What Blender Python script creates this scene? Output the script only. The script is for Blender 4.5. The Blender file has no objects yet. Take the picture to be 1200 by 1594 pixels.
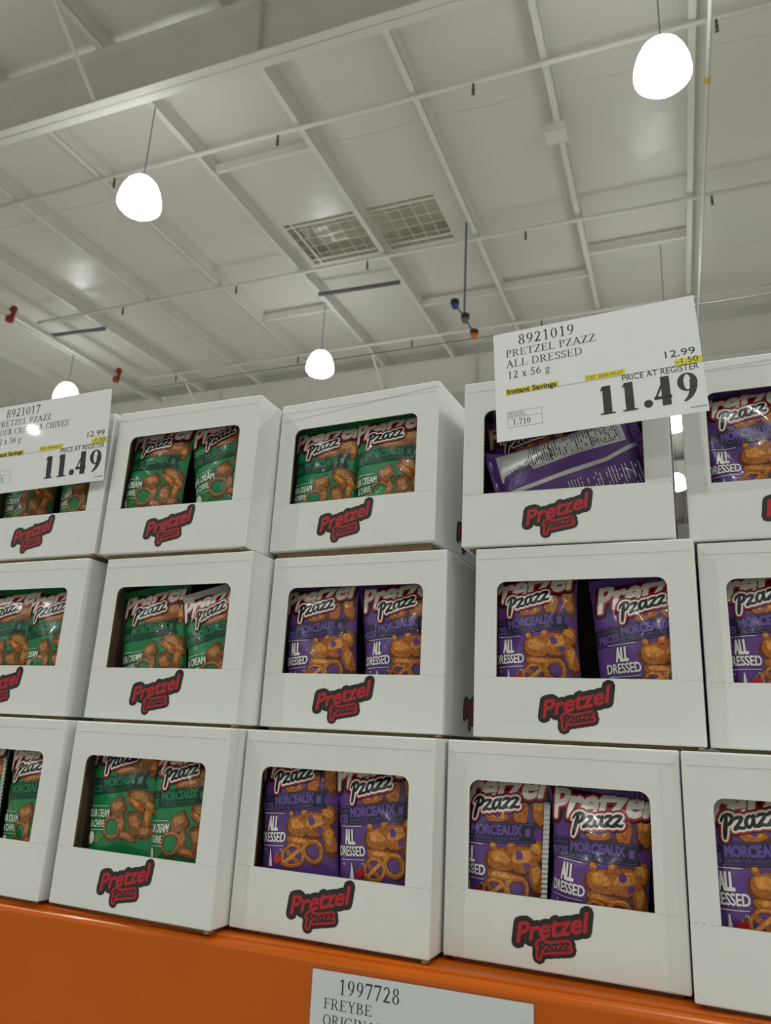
import bpy, bmesh, math, random
import numpy as np
from mathutils import Vector, Matrix

SC = bpy.context.scene
COL = SC.collection
V = Vector
rad = math.radians

# ------------------------------------------------------------------ camera
CAM = V((0.0, 0.0, 1.55))
RIGHT = V((0.91434, 0.40188, 0.04968)); UP = V((0.07120, -0.28033, 0.95726)); FWD = V((-0.39863, 0.87173, 0.28493))
cam_d = bpy.data.cameras.new('camera'); cam = bpy.data.objects.new('camera', cam_d); COL.objects.link(cam)
cam.matrix_world = Matrix(((RIGHT.x, UP.x, -FWD.x, CAM.x), (RIGHT.y, UP.y, -FWD.y, CAM.y), (RIGHT.z, UP.z, -FWD.z, CAM.z), (0, 0, 0, 1)))
cam_d.sensor_fit = 'HORIZONTAL'; cam_d.sensor_width = 36.0; cam_d.lens = 36.0 * 1194.05 / 1200.0
cam_d.clip_start = 0.02; cam_d.clip_end = 200
cam_d.dof.use_dof = True; cam_d.dof.focus_distance = 1.22; cam_d.dof.aperture_fstop = 11.0
SC.camera = cam

# ------------------------------------------------------------------ view, world, light levels
SC.view_settings.view_transform = 'Standard'; SC.view_settings.look = 'None'
SC.view_settings.gamma = 1.0; SC.view_settings.use_curve_mapping = False
SC.view_settings.exposure = 0.0
wd = bpy.data.worlds.new('world'); SC.world = wd; wd.use_nodes = True
wd.node_tree.nodes['Background'].inputs[0].default_value = (0.9, 0.92, 0.85, 1)
wd.node_tree.nodes['Background'].inputs[1].default_value = 0.02
LAMP_W = 255.0                      # strength of one pendant lamp
SHELL = 10.0                         # glow of the lamp's prismatic shell; the open mouth gives most of the light, downwards
LAMP_COL = (0.965, 1.0, 0.975)
MOUTH_AREA = math.pi * .20 ** 2

# lamp grid of the hall: origin lamp plus steps along and across the aisles
L0 = V((-0.20, 5.85, 7.48)); LI = V((-5.70, -0.25, -0.02)); LJ = V((-0.36, 5.03, 0.41))
BUILT = {(0, 0), (1, 0), (1, 1), (2, 1), (0, 1), (0, 2), (0, 3)}
for i in range(-2, 5):
    for j in range(-3, 4):
        if (i, j) in BUILT: continue
        ld = bpy.data.lights.new('hall_lamp_light', 'SPOT'); ld.energy = LAMP_W; ld.color = LAMP_COL; ld.shadow_soft_size = 0.07; ld.spot_size = math.radians(168); ld.spot_blend = .6
        lo = bpy.data.objects.new('hall_lamp_light', ld); lo.location = L0 + LI * i + LJ * j; COL.objects.link(lo)

# ------------------------------------------------------------------ materials
def srgb(r, g, b):
    f = lambda c: (c / 255 / 12.92) if c <= 10 else ((c / 255 + 0.055) / 1.055) ** 2.4
    return (f(r), f(g), f(b), 1)

def mat(name, col, rough=0.6, spec=0.5, metal=0.0, noise=None, bump=None, coat=0.0, emit=0.0):
    """noise=(scale, amount) varies the base colour; bump=(scale, strength, distance)"""
    m = bpy.data.materials.new(name); m.use_nodes = True
    nt = m.node_tree; b = nt.nodes['Principled BSDF']
    b.inputs['Base Color'].default_value = col; b.inputs['Roughness'].default_value = rough
    b.inputs['Specular IOR Level'].default_value = spec; b.inputs['Metallic'].default_value = metal
    b.inputs['Coat Weight'].default_value = coat; b.inputs['Coat Roughness'].default_value = 0.08
    tc = nt.nodes.new('ShaderNodeTexCoord')
    if noise:
        n = nt.nodes.new('ShaderNodeTexNoise'); n.inputs['Scale'].default_value = noise[0]; n.inputs['Detail'].default_value = 4
        nt.links.new(tc.outputs['Object'], n.inputs['Vector'])
        mx = nt.nodes.new('ShaderNodeMix'); mx.data_type = 'RGBA'
        a = noise[1]
        mx.inputs[6].default_value = tuple(max(0, c * (1 - a)) for c in col[:3]) + (1,)
        mx.inputs[7].default_value = tuple(min(1, c * (1 + a)) for c in col[:3]) + (1,)
        rp = nt.nodes.new('ShaderNodeMapRange'); rp.inputs[1].default_value = 0.3; rp.inputs[2].default_value = 0.7
        nt.links.new(n.outputs['Fac'], rp.inputs[0]); nt.links.new(rp.outputs[0], mx.inputs[0])
        nt.links.new(mx.outputs[2], b.inputs['Base Color'])
    if bump:
        n = nt.nodes.new('ShaderNodeTexNoise'); n.inputs['Scale'].default_value = bump[0]; n.inputs['Detail'].default_value = 3
        nt.links.new(tc.outputs['Object'], n.inputs['Vector'])
        bp = nt.nodes.new('ShaderNodeBump'); bp.inputs['Strength'].default_value = bump[1]; bp.inputs['Distance'].default_value = bump[2]
        nt.links.new(n.outputs['Fac'], bp.inputs['Height']); nt.links.new(bp.outputs[0], b.inputs['Normal'])
    if emit:
        b.inputs['Emission Color'].default_value = LAMP_COL + (1,); b.inputs['Emission Strength'].default_value = emit
    return m

M_ROOF = mat('white_roof_insulation', (0.73, 0.71, 0.655, 1), 0.30, 0.5, noise=(0.35, 0.03), bump=(0.9, 0.4, 0.12))
M_STEEL = mat('white_painted_steel', (0.77, 0.755, 0.70, 1), 0.45, noise=(3, 0.03))
M_PIPE = mat('white_pipe_paint', (0.80, 0.785, 0.73, 1), 0.35)
M_RED = mat('red_coupling', srgb(150, 45, 30), 0.45)
M_DARK = mat('dark_bronze', srgb(45, 44, 42), 0.5)
M_HEAD = mat('aged_brass', srgb(84, 80, 70), 0.5)
M_ZINC = mat('zinc_conduit', srgb(112, 116, 118), 0.4, metal=0.3)
M_FLOOR = mat('polished_concrete', (0.46, 0.45, 0.41, 1), 0.35, noise=(0.8, 0.08))
M_WALL = mat('wall_panel_paint', (0.66, 0.63, 0.55, 1), 0.6, noise=(0.5, 0.04))
M_CARD = mat('white_carton_board', (0.80, 0.815, 0.78, 1), 0.5, 0.35, noise=(9, 0.02), bump=(16, 0.10, 0.004))
M_KRAFT = mat('kraft_board_edge', srgb(140, 118, 90), 0.8, noise=(300, 0.25))
M_INNER = mat('carton_inside', srgb(150, 130, 104), 0.8, noise=(20, 0.05))
M_CREASE = mat('carton_crease', (0.62, 0.62, 0.565, 1), 0.6)
M_CHAR = mat('charcoal_print', srgb(40, 36, 35), 0.5)
M_LOGORED = mat('red_print', srgb(186, 34, 46), 0.5)
M_ORANGE = mat('orange_powder_coat', srgb(198, 92, 0), 0.30, 0.25, noise=(6, 0.04), bump=(60, 0.03, 0.001), coat=0.08)
M_PAPER = mat('white_sign_paper', (0.90, 0.915, 0.91, 1), 0.55)
M_TAG = mat('shaded_tag_paper', (0.66, 0.70, 0.72, 1), 0.5)  # bluish-grey tag paper, darkened to put the beam face's shade into the colour
M_INK = mat('black_ink', srgb(38, 40, 42), 0.5)
M_GREY = mat('grey_ink', srgb(120, 122, 124), 0.5)
M_YEL = mat('yellow_highlight', srgb(238, 222, 40), 0.5)
M_WIRE = mat('steel_wire', srgb(120, 118, 110), 0.35, metal=0.8)
M_LENS = mat('skylight_lens', (0.50, 0.455, 0.37, 1), 0.15, 0.5, noise=(1.5, 0.1))
M_CURB = mat('skylight_curb', (0.62, 0.60, 0.52, 1), 0.6)
M_BLUE = mat('blue_lens', srgb(40, 80, 150), 0.3)
M_AMB = mat('amber_lens', srgb(225, 120, 20), 0.3)
M_DOME = mat('lit_prismatic_dome', (0.9, 0.9, 0.88, 1), 0.3, emit=SHELL)
M_MOUTH = mat('lit_lamp_mouth', (0.9, 0.9, 0.88, 1), 0.3, emit=LAMP_W / (4 * math.pi * MOUTH_AREA))
M_RING = mat('yellow_ring', srgb(200, 170, 50), 0.5)

def film(name, col): return mat(name, col, 0.30, 0.5, coat=0.15, bump=(70, 0.25, 0.0025))
FILM = {
 'green': [film('green_film', srgb(30, 130, 78)), film('green_banner_film', srgb(14, 45, 39)), film('green_banner_letter', srgb(26, 122, 78))],
 'purple': [film('purple_film', srgb(98, 63, 137)), film('purple_banner_film', srgb(40, 36, 54)), film('purple_banner_letter', srgb(104, 80, 160))],
}
F_WHITE = film('white_film_print', srgb(236, 236, 228)); F_RED = film('red_film_print', srgb(190, 32, 44)); F_BLACK = film('black_film_print', srgb(26, 26, 30))
F_SILVER = mat('silver_film', srgb(206, 208, 206), 0.34, metal=0.3)
def food(name, a): return mat(name, a, 0.4, 0.4, noise=(260, 0.38), coat=0.1)
F_BR1 = food('pretzel_brown_dark', srgb(104, 56, 22)); F_BR2 = food('pretzel_brown', srgb(172, 100, 40)); F_BR3 = food('pretzel_gold', srgb(214, 144, 66))
F_CR1 = food('coated_brown', srgb(138, 88, 46)); F_CR2 = food('coated_tan', srgb(184, 130, 76)); F_LEAF = film('chive_green', srgb(110, 160, 60))

def sleeve_mat():
    m = bpy.data.materials.new('clear_vinyl'); m.use_nodes = True; nt = m.node_tree; nt.nodes.clear()
    o = nt.nodes.new('ShaderNodeOutputMaterial'); mx = nt.nodes.new('ShaderNodeMixShader'); t = nt.nodes.new('ShaderNodeBsdfTransparent')
    g = nt.nodes.new('ShaderNodeBsdfGlossy'); f = nt.nodes.new('ShaderNodeFresnel')
    t.inputs[0].default_value = (0.995, 0.998, 1.0, 1); g.inputs['Roughness'].default_value = 0.03; f.inputs[0].default_value = 1.45
    ge = nt.nodes.new('ShaderNodeNewGeometry'); sb = nt.nodes.new('ShaderNodeMath'); sb.operation = 'SUBTRACT'; sb.inputs[0].default_value = 1.0; mu = nt.nodes.new('ShaderNodeMath'); mu.operation = 'MULTIPLY'
    nt.links.new(ge.outputs['Backfacing'], sb.inputs[1]); nt.links.new(sb.outputs[0], mu.inputs[0]); nt.links.new(f.outputs[0], mu.inputs[1]); nt.links.new(mu.outputs[0], mx.inputs[0]); nt.links.new(t.outputs[0], mx.inputs[1]); nt.links.new(g.outputs[0], mx.inputs[2]); nt.links.new(mx.outputs[0], o.inputs[0])
    return m
M_CLEAR = sleeve_mat()

# ------------------------------------------------------------------ object helpers
def tag(o, label=None, cat=None, group=None, kind=None):
    if label: o['label'] = label
    if cat: o['category'] = cat
    if group: o['group'] = group
    if kind: o['kind'] = kind
    return o

def link(name, data, parent=None):
    o = bpy.data.objects.new(name, data); COL.objects.link(o)
    if parent: o.parent = parent
    return o

def empty(name, loc, rz=0.0):
    o = bpy.data.objects.new(name, None); COL.objects.link(o); o.empty_display_size = 0.05
    o.location = loc; o.rotation_euler = (0, 0, rz); return o

class MB:
    """collects polygons with material slots and links them as one mesh object"""
    def __init__(s): s.v = []; s.f = []; s.m = []
    def poly(s, pts, m=0):
        b = len(s.v); s.v += [tuple(p) for p in pts]; s.f.append(list(range(b, b + len(pts)))); s.m.append(m)
    def add(s, vs, fs, m=0):
        b = len(s.v); s.v += [tuple(p) for p in vs]
        for f in fs: s.f.append([b + i for i in f]); s.m.append(m)
    def box(s, o, ax, ay, az, m=0):
        """box spanned from corner o by three edge vectors"""
        o, ax, ay, az = V(o), V(ax), V(ay), V(az)
        vs = [o, o + ax, o + ax + ay, o + ay, o + az, o + ax + az, o + ax + ay + az, o + ay + az]
        s.add(vs, [(3, 2, 1, 0), (4, 5, 6, 7), (0, 1, 5, 4), (1, 2, 6, 5), (2, 3, 7, 6), (3, 0, 4, 7)], m)
    def tube(s, pts, r, n=10, m=0, cap=True):
        pts = [V(p) for p in pts]; rings = []
        for i, p in enumerate(pts):
            d = (pts[min(i + 1, len(pts) - 1)] - pts[max(i - 1, 0)]).normalized()
            a = d.cross(V((0, 0, 1)) if abs(d.z) < 0.9 else V((1, 0, 0))).normalized(); b = d.cross(a)
            rr = r[i] if isinstance(r, (list, tuple)) else r
            rings.append([p + (a * math.cos(k * 2 * math.pi / n) + b * math.sin(k * 2 * math.pi / n)) * rr for k in range(n)])
        vs = [q for R in rings for q in R]; fs = []
        for i in range(len(pts) - 1):
            for k in range(n): fs.append((i * n + k, i * n + (k + 1) % n, (i + 1) * n + (k + 1) % n, (i + 1) * n + k))
        if cap: fs.append(tuple(range(n - 1, -1, -1))); fs.append(tuple((len(pts) - 1) * n + k for k in range(n)))
        s.add(vs, fs, m)
    def lathe(s, prof, n=28, m=0):
        vs = []; fs = []
        for r, z in prof: vs += [(r * math.cos(k * 2 * math.pi / n), r * math.sin(k * 2 * math.pi / n), z) for k in range(n)]
        for i in range(len(prof) - 1):
            for k in range(n): fs.append((i * n + k, i * n + (k + 1) % n, (i + 1) * n + (k + 1) % n, (i + 1) * n + k))
        s.add(vs, fs, m)
    def mesh(s, name, mats, smooth=False):
        me = bpy.data.meshes.new(name); me.from_pydata([tuple(v) for v in s.v], [], s.f)
        for m in mats: me.materials.append(m)
        me.polygons.foreach_set('material_index', s.m)
        if smooth: me.polygons.foreach_set('use_smooth', [True] * len(s.f))
        me.update(); return me
    def build(s, name, mats, parent=None, smooth=False):
        if not isinstance(mats, (list, tuple)): mats = [mats]
        return link(name, s.mesh(name, mats, smooth), parent)

# ------------------------------------------------------------------ flat art: polygons in 2-D
BF_CACHE = {}
def sans(string):
    """built-in sans lettering as flat triangles; cap height scaled to 1; -> verts, faces, width"""
    if string in BF_CACHE: return BF_CACHE[string]
    out = []
    for s in (string, 'H'):
        cu = bpy.data.curves.new('lettering', 'FONT'); cu.body = s; cu.resolution_u = 3
        ob = bpy.data.objects.new('lettering', cu); COL.objects.link(ob)
        dg = bpy.context.evaluated_depsgraph_get(); ev = ob.evaluated_get(dg); me = ev.to_mesh()
        vs = [(v.co.x, v.co.y) for v in me.vertices]; fs = [tuple(p.vertices) for p in me.polygons]
        ev.to_mesh_clear(); bpy.data.objects.remove(ob); bpy.data.curves.remove(cu); out.append((vs, fs))
    cap = max(y for _, y in out[1][0])
    vs, fs = out[0]
    x0 = min(x for x, _ in vs); x1 = max(x for x, _ in vs)
    BF_CACHE[string] = ([((x - x0) / cap, y / cap) for x, y in vs], fs, (x1 - x0) / cap)
    return BF_CACHE[string]

def arc_poly(cx, cy, rx, ry, a0, a1, th, tv, n=18):
    o = []; i = []
    for k in range(n + 1):
        a = rad(a0 + (a1 - a0) * k / n)
        o.append((cx + rx * math.cos(a), cy + ry * math.sin(a))); i.append((cx + max(rx - th, rx * .05) * math.cos(a), cy + max(ry - tv, ry * .05) * math.sin(a)))
    return [[o[k], o[k + 1], i[k + 1], i[k]] for k in range(n)]

def serif_glyph(c, T, t):
    P = []
    bar = lambda x0, y0, x1, y1: P.append([(x0, y0), (x1, y0), (x1, y1), (x0, y1)])
    stem = lambda x, y0=0, y1=1: bar(x - T / 2, y0, x + T / 2, y1)
    sf = lambda x, y, w=.34: bar(x - w / 2, y, x + w / 2, y + t) if y < .3 else bar(x - w / 2, y - t, x + w / 2, y)
    dg = lambda x0, y0, x1, y1, w: P.append([(x0 - w / 2, y0), (x0 + w / 2, y0), (x1 + w / 2, y1), (x1 - w / 2, y1)])
    def arc(cx, cy, rx, ry, a0=0, a1=360, th=None, tv=None): P.extend(arc_poly(cx, cy, rx, ry, a0, a1, th or T, tv or t))
    w = .6
    if c == 'I': stem(.19); sf(.19, 0); sf(.19, 1); w = .40
    elif c in 'PRB':
        stem(.17); bar(.02, 1 - t, .34, 1)
        if c == 'B':
            arc(.33, .755, .25, .245, -90, 90); arc(.35, .26, .31, .265, -90, 90); bar(.17, .5, .35, .5 + t); bar(.02, 0, .36, t); w = .74
        else:
            arc(.34, .74, .27, .26, -90, 90); bar(.17, .48, .34, .48 + t); sf(.17, 0); w = .66
            if c == 'R': dg(.38, .5, .66, 0, T * 1.1); bar(.6, 0, .84, t); w = .80
    elif c == 'D': stem(.17); arc(.36, .5, .42, .5, -90, 90); bar(.02, 0, .37, t); bar(.02, 1 - t, .37, 1); w = .84
    elif c in 'EFL':
        stem(.17)
        if c != 'L': bar(.02, 1 - t, .62, 1); bar(.62 - t, .78, .62, 1); bar(.17, .49, .46, .49 + t); bar(.46 - t, .4, .46, .62)
        else: sf(.19, 1)
        if c != 'F': bar(.02, 0, .66, t); bar(.66 - t, 0, .66, .25); w = .72
        else: sf(.17, 0); w = .64
    elif c == 'T': stem(.36); bar(.02, 1 - t, .7, 1); bar(.02, .77, .02 + t, 1); bar(.7 - t, .77, .7, 1); sf(.36, 0); w = .74
    elif c == 'Z': bar(.05, 1 - t, .66, 1); bar(.05, .8, .05 + t, 1); dg(.1, 0, .58, 1, T * 1.25); bar(.02, 0, .68, t); bar(.68 - t, 0, .68, .22); w = .72
    elif c == 'A': dg(.1, 0, .37, 1, t * 1.4); dg(.38, 1, .68, 0, T * 1.15); bar(.2, .33, .56, .33 + t); sf(.1, 0, .26); sf(.68, 0, .3); w = .82
    elif c == 'V': dg(.12, 1, .38, 0, T * 1.15); dg(.40, 0, .64, 1, t * 1.4); sf(.12, 1, .3); sf(.64, 1, .26); w = .76
    elif c == 'Y': dg(.12, 1, .36, .45, T * 1.15); dg(.38, .45, .62, 1, t * 1.4); stem(.37, 0, .47); sf(.37, 0); sf(.12, 1, .3); sf(.62, 1, .26); w = .74
    elif c == 'X': dg(.12, 1, .62, 0, T * 1.2); dg(.12, 0, .6, 1, t * 1.4); sf(.12, 0, .26); sf(.62, 0, .28); sf(.13, 1, .28); sf(.6, 1, .26); w = .76
    elif c == 'S':
        arc(.29, .745, .235, .255, 35, 272, T * .85, t * 1.7); arc(.29, .265, .255, .265, -150, 92, T * .85, t * 1.7); bar(.46, .72, .46 + t, .97); bar(.05, .03, .05 + t, .28); w = .58
    elif c == 'O': arc(.41, .5, .39, .5); w = .84
    elif c in 'CG':
        arc(.41, .5, .39, .5, 42, 318); bar(.68, .68, .68 + t, .98); w = .78
        if c == 'G': stem(.66, .05, .42); sf(.66, .42 + t); w = .84
    elif c == 'U': stem(.19, .3, 1); bar(.6, .3, .6 + t, 1); arc(.383, .3, .26, .3, 180, 360); sf(.19, 1); sf(.62, 1, .28); w = .8
    elif c == 'M': bar(.12, 0, .12 + t, 1); stem(.82); dg(.16, 1, .46, 0, T * 1.1); dg(.46, 0, .78, 1, t * 1.4); sf(.14, 0, .26); sf(.82, 0, .32); sf(.12, 1, .22); sf(.84, 1, .28); w = 1.0
    elif c == 'N': bar(.13, 0, .13 + t, 1); bar(.66, 0, .66 + t, 1); dg(.13, 1, .66, 0, T * 1.1); sf(.15, 0, .26); sf(.68, 1, .26); sf(.1, 1, .2); w = .84
    elif c == 'H': stem(.17); stem(.63); bar(.17, .49, .63, .49 + t); [sf(x, y, .32) for x in (.17, .63) for y in (0, 1)]; w = .82
    elif c == '&': arc(.37, .79, .17, .21); arc(.31, .26, .28, .28, 75, 325); dg(.27, .68, .68, 0, T * 1.1); arc(.36, .5, .36, .5, -45, 5, t * 1.5, t); bar(.58, .5, .86, .5 + t); w = .9
    elif c == 'x': dg(.1, .67, .42, 0, T * 1.1); dg(.1, 0, .4, .67, t * 1.4); sf(.1, 0, .22); sf(.43, 0, .22); bar(0, .67 - t, .22, .67); bar(.3, .67 - t, .52, .67); w = .54
    elif c == 'g': arc(.24, .45, .2, .22, th=T * .8); arc(.25, -.13, .24, .17, th=T * .6, tv=t * 1.6); bar(.12, .05, .36, .13); bar(.36, .58, .52, .66); w = .54
    elif c == '0': arc(.27, .5, .25, .5)
    elif c == '1': stem(.29); sf(.29, 0, .2 + T); P.append([(.08, .84), (.29 - T / 2, 1), (.29 + T / 2, 1), (.29 - T / 2, .86)]); P.append([(.06, .80), (.29 - T / 2, .90), (.29 - T / 2, 1), (.08, .84)])
    elif c == '2': arc(.26, .71, .22, .29, -25, 165, T * .95, t * 1.4); P.append([(.03, 0), (.2, .06), (.46, .58), (.34, .6)]); bar(.03, 0, .52, .11)
    elif c == '3': arc(.24, .76, .2, .24, -90, 155, T * .9, t * 1.4); arc(.23, .27, .25, .27, -155, 90, T * .9, t * 1.4)
    elif c == '4': stem(.37); P.append([(.0, .25), (.07, .25), (.42, 1), (.35, 1)]); bar(0, .23, .54, .23 + max(.09, t * 2))
    elif c == '5': bar(.12, .88, .5, 1); bar(.12, .5, .12 + t * 1.3, .95); arc(.22, .32, .27, .33, -150, 120, T * .95, t * 1.6)
    elif c == '6': arc(.28, .32, .24, .32); P.extend(arc_poly(.5, .34, .47, .66, 92, 180, T, t * .9))
    elif c == '7': bar(.03, .87, .53, 1); bar(.03, .74, .03 + t, 1); dg(.2, 0, .47, .9, T * .8)
    elif c == '8': arc(.27, .75, .2, .25, th=T * .9); arc(.27, .26, .245, .27)
    elif c == '9' and T > .2: arc(.33, .68, .30, .32, th=.19); P.extend(arc_poly(.09, .68, .54, .68, -76, 6, T * .85, t * .9)); w = .68
    elif c == '9': arc(.27, .68, .24, .32); P.extend(arc_poly(.05, .68, .46, .68, -80, 6, T, t * .9))
    elif c == '.': r = .07 + T * .25; P.append([(.15 + r * math.cos(k * .5236), r + r * math.sin(k * .5236)) for k in range(12)]); w = .3
    elif c == '-': bar(.04, .28, .3, .28 + t * 1.6); w = .36
    elif c == ' ': w = .3
    return P, w

def serif(string, bold=False):
    T, t = (.27, .05) if bold else (.115, .045)
    vs = []; fs = []; x = 0
    for c in string:
        P, w = serif_glyph(c, T, t)
        for p in P: b = len(vs); vs += [(x + a, y) for a, y in p]; fs.append(tuple(range(b, b + len(p))))
        x += w + (.10 if bold and c != '.' else .04)
    return vs, fs, x - .04

def stroke_path(pts, ws, closed=False, nd=10):
    """round-jointed brush stroke along pts with a width per point"""
    P = []
    n = len(pts)
    if not isinstance(ws, (list, tuple)): ws = [ws] * n
    for k in range(n if closed else n - 1):
        a, b = pts[k], pts[(k + 1) % n]; wa, wb = ws[k] / 2, ws[(k + 1) % n] / 2
        dx, dy = b[0] - a[0], b[1] - a[1]; L = math.hypot(dx, dy)
        if L < 1e-9: continue
        nx, ny = -dy / L, dx / L
        P.append([(a[0] - nx * wa, a[1] - ny * wa), (b[0] - nx * wb, b[1] - ny * wb), (b[0] + nx * wb, b[1] + ny * wb), (a[0] + nx * wa, a[1] + ny * wa)])
    for p, w in zip(pts, ws): P.append([(p[0] + w / 2 * math.cos(k * 2 * math.pi / nd), p[1] + w / 2 * math.sin(k * 2 * math.pi / nd)) for k in range(nd)])
    return P

def script_strokes():
    """the slanted brush word under the big word: list of (points, widths), x-height 1"""
    S = []; x = 0
    S.append(([(.12, 1.12), (.02, .92), (.22, 1.22), (.60, 1.36), (.98, 1.18), (.94, .78), (.60, .50), (.36, .56)], [.10, .16, .20, .24, .30, .30, .22, .10]))
    S.append(([(.54, 1.30), (.40, .6), (.24, -.1), (.14, -.58)], [.22, .34, .34, .24]))
    x = 1.12
    def z(x): S.append(([(x + .02, .84), (x + .25, .98), (x + .70, .90), (x + .36, .45), (x, .06), (x + .3, .14), (x + .72, .04), (x + .86, .18)], [.14, .24, .26, .22, .26, .24, .22, .10]))
    def a(x):
        S.append(([(x + .66, .80), (x + .42, .96), (x + .14, .74), (x + .06, .34), (x + .22, .06), (x + .46, .20), (x + .68, .62)], [.2, .2, .26, .3, .24, .18, .16]))
        S.append(([(x + .76, .96), (x + .68, .45), (x + .72, .08), (x + .92, .16)], [.24, .28, .24, .10]))
    z(x); a(x + .92); z(x + 1.9); z(x + 2.74)
    return S, x + 3.55
SCRIPT, SCRIPT_W = script_strokes()

class Art:
    """flat print: polygons with a material slot and a stacking layer"""
    def __init__(s): s.items = []
    def poly(s, pts, m, layer): s.items.append(([tuple(p) for p in pts], [tuple(range(len(pts)))], m, layer))
    def polys(s, P, m, layer):
        vs = []; fs = []
        for p in P: b = len(vs); vs += p; fs.append(tuple(range(b, b + len(p))))
        s.items.append((vs, fs, m, layer))
    def rect(s, x0, y0, x1, y1, m, layer): s.poly([(x0, y0), (x1, y0), (x1, y1), (x0, y1)], m, layer)
    def line(s, a, b, w, m, layer): s.polys(stroke_path([a, b], w, nd=4)[:1], m, layer)
    def text(s, glyphs, x0, y0, x1, cap, m, layer, shear=0.0, rot=0.0, grow=0.0):
        """lettering from x0 to x1 on a baseline y0; grow thickens every outline by that much"""
        vs, fs, w = glyphs; k = (x1 - x0) / w; c, d = math.cos(rot), math.sin(rot)
        q = [((x * k + y * cap * shear), y * cap) for x, y in vs]
        q = [(x0 + x * c - y * d, y0 + x * d + y * c) for x, y in q]
        if grow > 0:
            cnt = {}
            for f in fs:
                for i in range(len(f)): e = tuple(sorted((f[i], f[(i + 1) % len(f)]))); cnt[e] = cnt.get(e, 0) + 1
            P = []
            seen = set()
            for (a, b), n in cnt.items():
                if n == 1:
                    P += stroke_path([q[a], q[b]], 2 * grow, nd=8)[:1]
                    for e in (a, b):
                        if e not in seen: seen.add(e); P.append([(q[e][0] + grow * math.cos(j * .785398), q[e][1] + grow * math.sin(j * .785398)) for j in range(8)])
            s.polys(P, m, layer)
        s.items.append((q, fs, m, layer))
    def script(s, x0, y0, x1, xh, m, layer, rot=0.0, grow=0.0, shear=.12):
        k = (x1 - x0) / SCRIPT_W; c, d = math.cos(rot), math.sin(rot); P = []
        for pts, ws in SCRIPT:
            pp = []; n = len(pts)                                   # smooth the brush path
            sm = []; sw = []
            for i in range(n - 1):
                p0, p1, p2, p3 = pts[max(i - 1, 0)], pts[i], pts[i + 1], pts[min(i + 2, n - 1)]
                for j in range(3):
                    u = j / 3; f = lambda a, b, e, g: .5 * (2 * b + (e - a) * u + (2 * a - 5 * b + 4 * e - g) * u * u + (3 * b - a - 3 * e + g) * u ** 3)
                    sm.append((f(p0[0], p1[0], p2[0], p3[0]), f(p0[1], p1[1], p2[1], p3[1]))); sw.append(ws[i] * (1 - u) + ws[i + 1] * u)
            sm.append(pts[-1]); sw.append(ws[-1])
            for x, y in sm:
                X, Y = x * k + y * xh * shear, y * xh; pp.append((x0 + X * c - Y * d, y0 + X * d + Y * c))
            P += stroke_path(pp, [w_ * (k + xh) / 2 + 2 * grow for w_ in sw], nd=8)
        s.polys(P, m, layer)
    def blob(s, cx, cy, rx, ry, rot, m, layer, seed=0, wob=.06, e=2.0, n=26, hole=0.0):
        rnd = random.Random(seed); ph = [rnd.uniform(0, 6.28) for _ in range(4)]; pts = []; inn = []
        for k in range(n):
            a = 2 * math.pi * k / n; ca, sa = math.cos(a), math.sin(a)
            r = (abs(ca) ** e + abs(sa) ** e) ** (-1 / e) * (1 + wob * (math.sin(2 * a + ph[0]) + .7 * math.sin(3 * a + ph[1]) + .5 * math.sin(7 * a + ph[2])))
            X, Y = rx * r * ca, ry * r * sa; c, d = math.cos(rot), math.sin(rot)
            pts.append((cx + X * c - Y * d, cy + X * d + Y * c)); inn.append((cx + (X * c - Y * d) * hole, cy + (X * d + Y * c) * hole))
        if hole: s.polys([[pts[k], pts[(k + 1) % n], inn[(k + 1) % n], inn[k]] for k in range(n)], m, layer)
        else: s.poly(pts, m, layer)
    def flat(s):
        """-> verts (N,2), layer per vert, faces, slot per face"""
        vs = []; ly = []; fs = []; ms = []; tot = {}; cnt = {}
        for v, f, m, l in s.items: tot[l] = tot.get(l, 0) + len(f)
        for v, f, m, l in s.items:
            b = len(vs); vs += v; base = len(ly); ly += [l] * len(v)
            for p in f:
                cnt[l] = cnt.get(l, 0) + 1; q = l + .9 * cnt[l] / tot[l]
                for i in p: ly[base + i] = q
                fs.append(tuple(b + i for i in p)); ms.append(m)
        return vs, ly, fs, ms
    def flat_mesh(s, name, mats, off=.0003, step=.0001):
        """print on a flat face: x,z from the art, -y outwards"""
        vs, ly, fs, ms = s.flat(); mb = MB(); mb.v = [(x, -(off + l * step), y) for (x, y), l in zip(vs, ly)]; mb.f = [list(f) for f in fs]; mb.m = ms
        return mb.mesh(name, mats)
    def cut(s, du, dv, U, Vv):
        """slice the art into a fine grid so that it can follow a curved bag; clips to the bag face"""
        vs, ly, fs, ms = s.flat(); bm = bmesh.new()
        lay = bm.verts.layers.float.new('lay')
        bv = []
        for (x, y), l in zip(vs, ly): q = bm.verts.new((x, y, l)); q[lay] = l; bv.append(q)
        for f, m in zip(fs, ms):
            try: q = bm.faces.new([bv[i] for i in f]); q.material_index = m
            except ValueError: pass
        def bis(co, no, clear=False):
            g = bm.verts[:] + bm.edges[:] + bm.faces[:]
            bmesh.ops.bisect_plane(bm, geom=g, dist=1e-7, plane_co=co, plane_no=no, clear_outer=clear)
        bis((.002, 0, 0), (-1, 0, 0), True); bis((U - .002, 0, 0), (1, 0, 0), True); bis((0, .012, 0), (0, -1, 0), True); bis((0, Vv - .012, 0), (0, 1, 0), True)
        k = du
        while k < U: bis((k, 0, 0), (1, 0, 0)); k += du
        k = .07
        while k < Vv: bis((0, k, 0), (0, 1, 0)); k += dv
        bm.verts.index_update()
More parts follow.
